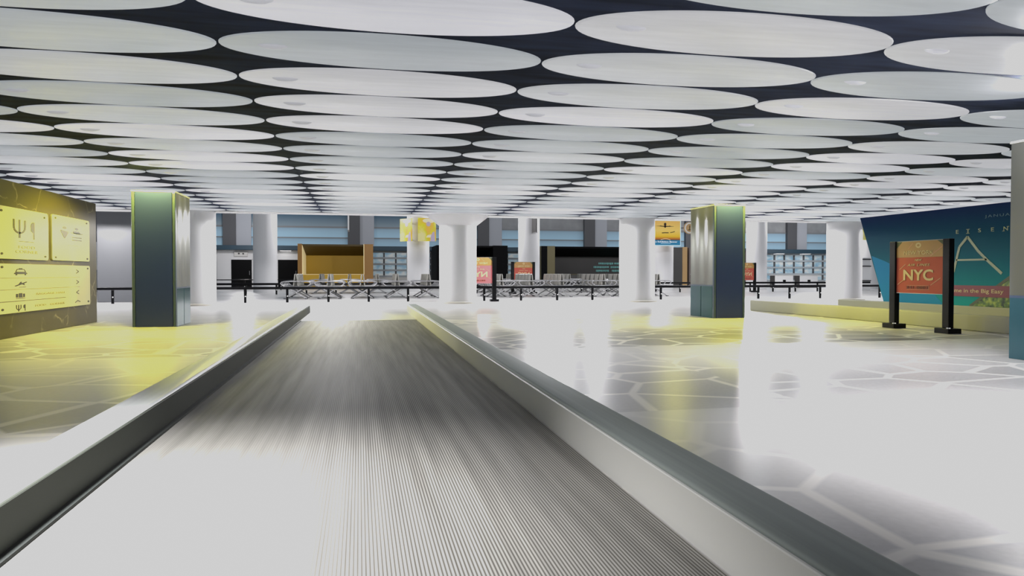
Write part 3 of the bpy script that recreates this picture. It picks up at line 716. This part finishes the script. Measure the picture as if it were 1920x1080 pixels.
MB().box(2.475 - 0.64, 2.475 - 0.60, -0.02, 0.06, 0.96, 3.0).build('edge_trim', M['cream'], ob)
booth('black unlit shop booth behind the middle white column', 5.25, 10.28, 50, 53.6, 2.98, dict(left=M['blackmat'], right=M['blackmat'], back=M['blackmat'], top=M['blackmat'], counter=M['blackmat'], edge=M['blackmat']), jamb=(0.3, 1.05))
db = booth('dark grey shop booth with olive jamb and teal lettering', 12.75, 24.0, 50, 53.8, 2.98, dict(left=M['olive'], right=M['tan'], back=M['darkgrey'], top=M['blackmat'], counter=M['darkgrey'], edge=M['olive']), jamb=(1.0, 0.4))
MB().box(-5.645, -5.2, -0.012, 0.0, 0, 2.97).build('jamb_face', M['blackmat'], db)
MB().box(4.1, 5.2, -0.05, 0.0, 0, 2.95, 0.01).build('jamb_face', M['darkgrey'], db)
PB = Plane((0, 3.68, 0), XA)
for (u, v, w_, h_) in ((-0.1, 1.78, 1.1, 0.16), (1.2, 1.78, 0.9, 0.16), (-0.5, 1.5, 1.2, 0.16), (0.9, 1.5, 1.2, 0.16), (-0.3, 1.22, 1.0, 0.16), (1.0, 1.22, 1.3, 0.16)):
    x = u; bars = []
    while x < u + w_:
        ww = 0.06 + 0.1 * random.random(); bars.append(rect(x, x + ww, v - h_ / 2 * random.uniform(0.6, 1), v + h_ / 2)); x += ww + 0.03
    PB.poly(bars, 'teal_lettering', M['tealtext'], db, 0.01, 0.01)

rb = booth('taupe shop booth with white mark on its counter beside the right blue pillar', 24.15, 29.6, 50, 53.6, 2.95, dict(left=M['taupe'], right=M['taupe'], back=M['taupe'], top=M['band'], counter=M['darkgrey'], edge=M['whiteink']), jamb=(0.1, 0.4))
Plane((-2.3, 0.15, 0.3), XA).poly([rect(0, 0.1, 0, 0.5), rect(0.1, 0.3, 0, 0.09), rect(0.1, 0.3, 0.41, 0.5), rect(0.26, 0.36, 0.08, 0.42)], 'letter_mark', M['whiteink'], rb, 0.0, 0.01)

# ------------------------------------------------------------------ hanging signs
po = thing('hanging_poster', 'square sunset poster with aeroplane silhouette hanging before a rear column', 'poster', (17.46, 39.0, 2.65))
pp = MB().box(-0.79, 0.79, -0.03, 0.03, 0.0, 1.4).build('poster_print', M['sunset'], po)
MB().box(-0.83, 0.83, -0.035, 0.035, -0.05, 0.0).box(0.79, 0.83, -0.035, 0.035, 0.0, 1.4).box(-0.83, -0.79, -0.035, 0.035, 0.0, 1.4).box(-0.83, 0.83, -0.035, 0.035, 1.4, 1.43).build('frame', M['paleblue'], po)
MB().tube([(0.39, 0.03, 1.2), (0.39, 0.87, 1.2)], 0.03).build('wall_bracket', M['chrome'], po, 50)
MB().tube([(0.39, 0.03, 0.3), (0.39, 0.87, 0.3)], 0.03).build('wall_bracket', M['chrome'], po, 50)
F = Plane((0, -0.03, 0), XA)
F.poly([rect(-0.79, 0.79, 0.0, 0.29)], 'blue_strip', M['strip'], pp, 0.0, 0.003)
F.poly([oval(-0.15, 1.20, 0.075, 0.09), oval(-0.15, 1.07, 0.06, 0.07), [(-0.75, 1.105), (-0.15, 1.05), (0.4, 1.075), (0.4, 1.085), (-0.1, 1.11), (-0.2, 1.11)], oval(-0.42, 1.10, 0.06, 0.025), oval(0.13, 1.095, 0.06, 0.025)], 'aeroplane_silhouette', M['silhouette'], pp, 0.0, 0.003)
F.poly(ribbon([(-0.35, 0.70), (-0.2, 0.715), (0.07, 0.715)], 0.05) + ribbon([(0.17, 0.72), (0.3, 0.745), (0.45, 0.79)], 0.04), 'slanted_lettering', M['darkbrown'], pp, 0.0, 0.003)
F.poly(ribbon([(-0.42 + 0.6 * k / 12, 0.30 + 0.07 * math.sin(PI * k / 12)) for k in range(13)], 0.02), 'skyline_arc', M['cream'], pp, 0.003, 0.003)
F.text('e Exhibition Banner', -0.07, 0.19, 0.085, 1.36, 'lettering', M['whiteink'], pp, 0.004, bold=0.02)
F.poly([rect(-0.42, 0.2, 0.09, 0.11)], 'small_lettering', M['paleblue'], pp, 0.004, 0.002)

def ad_panel(label, loc, w, h, rz, seed, bk):
    t = thing('advertising_panel', label, 'advertising panel', loc, rz)
    p = MB().box(-w / 2, w / 2, -0.03, 0.03, 0, h, 0.008).build('print_panel', M['yellowad'], t)
    F = Plane((0, -0.03, 0), XA)
    F.poly([[(0.18 * w, 0), (0.45 * w, 0), (0.40 * w, 0.42 * h), (0.30 * w, 0.38 * h), (0.22 * w, 0.22 * h)], oval(0.08 * w, 0.74 * h, 0.12 * w, 0.10 * h)], 'lilac_shape', M['lilac'], p, 0.0, 0.003)
    F.poly([[(-0.05 * w, 0.16 * h), (0.2 * w, 0.16 * h), (0.24 * w, 0.3 * h), (0.02 * w, 0.26 * h)]], 'pale_shape', M['palead'], p, 0.0, 0.0025)
    F.poly([oval(0.1 * w, 0.88 * h, 0.34 * w, 0.1 * h)], 'pale_shape', M['palead'], p, 0.0, 0.0025)
    bx_, by_ = bk
    MB().tube([(bx_[0], 0.03, h * 0.85), (by_[0], by_[1], h * 0.85)], 0.025).build('wall_bracket', M['darkgrey'], t, 50)
    MB().tube([(bx_[0], 0.03, h * 0.15), (by_[0], by_[1], h * 0.15)], 0.025).build('wall_bracket', M['darkgrey'], t, 50)
    return t
ad_panel('right-hand yellow advertising panel with lilac shapes on a rear column', (3.60, 39.3, 2.76), 0.98, 1.26, 0.0, 0, ((-0.38, 0), (-0.38, 0.57)))
ad_panel('narrow left-hand yellow advertising panel turned sideways on a rear column', (2.47, 39.2, 2.74), 0.98, 1.22, -0.95, 3, ((0.1, 0), (-0.603, 0.739)))
ad_panel('yellow advertising panel peeping past the widest column at the billboard edge', (30.9, 39.4, 3.1), 1.1, 0.95, 0.0, 5, ((0.5, 0), (1.0, 0.47)))
for (x, y, z0, z1, lab) in ((-0.56, 39.0, 3.28, 4.3, 'thin white edge-on hanging sign above the orange shop booth'), (9.62, 39.33, 3.3, 4.12, 'dark edge-on hanging sign on a rear column in the middle')):
    t = thing('hanging_sign', lab, 'hanging sign', (x, y, z0))
    mm = M['white'] if x < 0 else M['darkgrey']
    MB().box(-0.03, 0.03, -0.5, 0.5, 0, z1 - z0, 0.01).build('sign_face', mm, t)
    MB().box(-0.045, 0.045, -0.53, 0.53, -0.04, 0.0, 0.01).box(-0.045, 0.045, -0.53, 0.53, z1 - z0, z1 - z0 + 0.04, 0.01).build('frame', M['chrome'], t)
    if x < 0: MB().tube([(0, -0.3, z1 - z0), (0, -0.3, 7.4 - z0)], 0.012).tube([(0, 0.3, z1 - z0), (0, 0.3, 7.4 - z0)], 0.012).build('cable', M['grey'], t)
ck = thing('round_sign', 'round tan hanging sign just left of the right blue pillar top', 'hanging sign', (18.98, 39.3, 3.68))
d_ = MB().lathe([(0.0, -0.05), (0.32, -0.05), (0.35, -0.03), (0.35, 0.03), (0.32, 0.05), (0.0, 0.05)], 32).build('sign_disc', M['tan'], ck, 40); d_.rotation_euler = (PI / 2, 0, 0)
F = Plane((0, -0.051, 0), XA); F.poly(ring(0, 0, 0.32, 0.32, 0.24, 0.24), 'rim', M['offwhite'], ck); F.poly([rect(-0.03, 0.03, -0.1, 0.14), rect(-0.1, 0.1, -0.14, -0.09)], 'mark', M['darkbrown'], ck)
MB().tube([(-0.3, 0.0, 0.0), (-1.13, 0.56, 0.0)], 0.025).build('wall_bracket', M['darkgrey'], ck)

# ------------------------------------------------------------------ desks and furniture far right
def desk(label, x, y):
    t = thing('check_in_desk', label, 'desk', (x, y, 0), group='white desks on the far right')
    MB().box(-0.72, 0.72, -0.3, 0.3, 0.05, 0.86, 0.01).build('body', M['white'], t)
    MB().box(-0.76, 0.76, -0.34, 0.34, 0.86, 0.9, 0.01).build('desk_top', M['offwhite'], t)
    MB().box(-0.735, -0.72, -0.3, 0.3, 0.05, 0.86).build('side_panel', M['darkgrey'], t)
    MB().box(-0.7, 0.7, -0.26, 0.28, 0.0, 0.05).build('plinth', M['darkgrey'], t)
    MB().box(-0.1, 0.12, -0.325, -0.3, 0.30, 0.56, 0.005).build('black_box', M['blackmat'], t)
    return t
dk = desk('white check-in desk nearer the rear column on the right', 29.3, 46.0)
dup(dk, (31.25, 46.0, 0), 0, 'white check-in desk next to the black table')
tb = thing('round_table', 'black pedestal table left of the widest white column', 'table', (29.5, 40.8, 0))
MB().lathe([(0, 0.70), (0.5, 0.70), (0.52, 0.715), (0.5, 0.73), (0, 0.73)], 32).build('table_top', M['black'], tb, 40)
MB().lathe([(0.05, 0.03), (0.05, 0.70)], 16).build('pedestal', M['black'], tb, 40)
MB().lathe([(0, 0), (0.28, 0), (0.28, 0.02), (0.06, 0.05), (0, 0.05)], 24).build('base', M['black'], tb, 40)
sh = thing('display_shelf', 'white display shelf with black shelf edges beside the billboard', 'shelf', (29.3, 37.9, 0))
MB().box(-0.9, 0.75, 0.0, 0.5, 0.0, 1.95, 0.01).build('carcass', M['white'], sh)
for z in (0.55, 1.42, 1.83): MB().box(-0.92, 0.77, -0.06, 0.0, z, z + 0.055, 0.006).build('shelf_edge', M['black'], sh)
cs = thing('display_case', 'pale display case past the end of the marble sign wall', 'display case', (-13.95, 44.0, 0))
MB().box(-0.42, 0.42, -0.3, 0.3, 0.0, 1.2, 0.01).build('body', M['grey'], cs)
MB().box(-0.5, 0.5, -0.36, 0.36, 1.2, 1.9, 0.02).build('drawer_unit', M['cap'], cs)
MB().box(-0.32, 0.32, -0.24, 0.24, 1.9, 2.75, 0.03).build('lamp_top', M['white'], cs)
# lamps under the soffit
lp = thing('soffit_lamp', '-', 'ceiling lamp', group='white lamps under the dark soffit')
MB().box(-0.42, 0.42, -0.25, 0.25, -0.05, 0.0, 0.01).build('housing', M['white'], lp)
MB().box(-0.36, 0.36, -0.20, 0.20, -0.065, -0.05).build('diffuser', M['lamp'], lp)
for i, (x, lab) in enumerate(((-5.3, 'white soffit lamp above the right black doorway'), (34.9, 'white soffit lamp left of two over the glazed wall on the right'), (37.4, 'white soffit lamp right of two over the glazed wall on the right'))):
    o = lp if i == 0 else dup(lp)
    o.location = (x, 55.25, 2.72); o['label'] = lab

# ------------------------------------------------------------------ lights
def point(name, loc, power, col, r=0.12):
    l = bpy.data.lights.new(name, 'POINT'); l.energy = power; l.color = col; l.shadow_soft_size = r
    o = bpy.data.objects.new(name, l); COL.objects.link(o); o.location = loc; return o
def spot(name, loc, target, power, col, ang, blend=0.6, r=0.15):
    l = bpy.data.lights.new(name, 'SPOT'); l.energy = power; l.color = col; l.shadow_soft_size = r
    l.spot_size = math.radians(ang); l.spot_blend = blend
    o = bpy.data.objects.new(name, l); COL.objects.link(o); o.location = loc
    o.rotation_euler = (Vector(target) - Vector(loc)).to_track_quat('-Z', 'Y').to_euler(); return o
WH = (1.0, 0.98, 1.0); YE = (1.0, 0.92, 0.10)
for i, x in enumerate((-9.2, -0.9, 6.5, 13.9, 22.3)): spot('hall_light', (x, 24.3, 2.88), (x, 24.3, 0), 1500, WH, 173, 0.05)
for i, x in enumerate((-0.9, 6.4, 13.7, 21.0, 28.0)): point('hall_light', (x, 40.5, 4.6), 750, WH)
for i, x in enumerate((-7.5, 27.0, 36.0)): point('hall_light', (x, 50.0, 4.2), 700, WH)  # extra fill added over the back of the hall, no fixtures
for i, x in enumerate((0.0, 7.0, 14.0, 21.0)): point('hall_light', (x, 32.5, 4.8), 420, WH)  # extra fill added above the benches, no fixtures
for x in (-3.98, -3.54): spot('pillar_lamp', (x, 14.25, 2.9), (x, 14.25, 0), 340, YE, 150, 0.3, 0.05)
spot('side_lamp', (-2.7, 15.1, 2.9), (-2.7, 15.1, 0), 90, YE, 166, 0.2)
spot('wall_lamp', (-4.3, 13.5, 2.9), (-4.9, 13.4, 0), 150, YE, 150, 0.5, 0.3)
spot('wall_lamp', (-3.0, 11.2, 2.9), (-3.2, 11.0, 0), 320, YE, 110, 0.6, 0.3)
spot('belt_lamp', (0.0, 16.3, 2.9), (0.0, 16.6, 0), 260, YE, 66, 0.8, 0.3)
for x in (7.92, 8.36): spot('pillar_lamp', (x, 14.51, 2.9), (x, 14.51, 0), 340, YE, 150, 0.3, 0.05)
spot('kerb_lamp', (9.0, 13.2, 2.9), (9.6, 13.4, 0), 200, YE, 110, 0.7, 0.2)
spot('floor_spot', (5.6, 7.2, 2.9), (5.8, 7.2, 0), 560, WH, 125, 0.9)  # wide fill added to brighten the floor right of the walkway
spot('side_lamp', (7.05, 15.3, 2.9), (7.05, 15.3, 0), 90, YE, 166, 0.2)
spot('floor_lamp', (6.6, 12.6, 2.9), (6.4, 12.4, 0), 380, YE, 120, 0.6, 0.4)
point('pillar_lamp', (6.9, 6.2, 2.75), 130, WH)
spot('floor_spot', (-1.6, 2.8, 2.9), (-1.2, 2.8, 0), 3400, WH, 88, 1.0)
spot('floor_spot', (4.5, 3.0, 2.9), (4.5, 3.1, 0), 3300, WH, 92, 1.0)

w = bpy.data.worlds.new('world'); SC.world = w; w.use_nodes = True
bg = w.node_tree.nodes['Background']; bg.inputs['Color'].default_value = (0.86, 0.92, 1.0, 1); bg.inputs['Strength'].default_value = 0.55

# ------------------------------------------------------------------ camera
cam = bpy.data.cameras.new('camera'); co = bpy.data.objects.new('camera', cam); COL.objects.link(co)
cam.sensor_fit = 'HORIZONTAL'; cam.sensor_width = 36.0; cam.lens = 36.0 * 1350 / 1920
cam.clip_start = 0.05; cam.clip_end = 300
co.location = (0, 0, 1.0); co.rotation_euler = (PI / 2 - math.atan(27 / 1350.0), 0, -TH)
SC.camera = co

# tone: plain display transform with whites that level off at light grey, as in the photograph
vs = SC.view_settings
SC.display_settings.display_device = 'sRGB'
vs.view_transform = 'Standard'; vs.look = 'None'; vs.exposure = 0.0; vs.gamma = 1.0
vs.use_curve_mapping = True
cm = vs.curve_mapping
cm.use_clip = True
cv = cm.curves[3]
cv.points[0].location = (0, 0); cv.points[1].location = (1, 0.62)
cm.extend = 'HORIZONTAL'
cm.update()
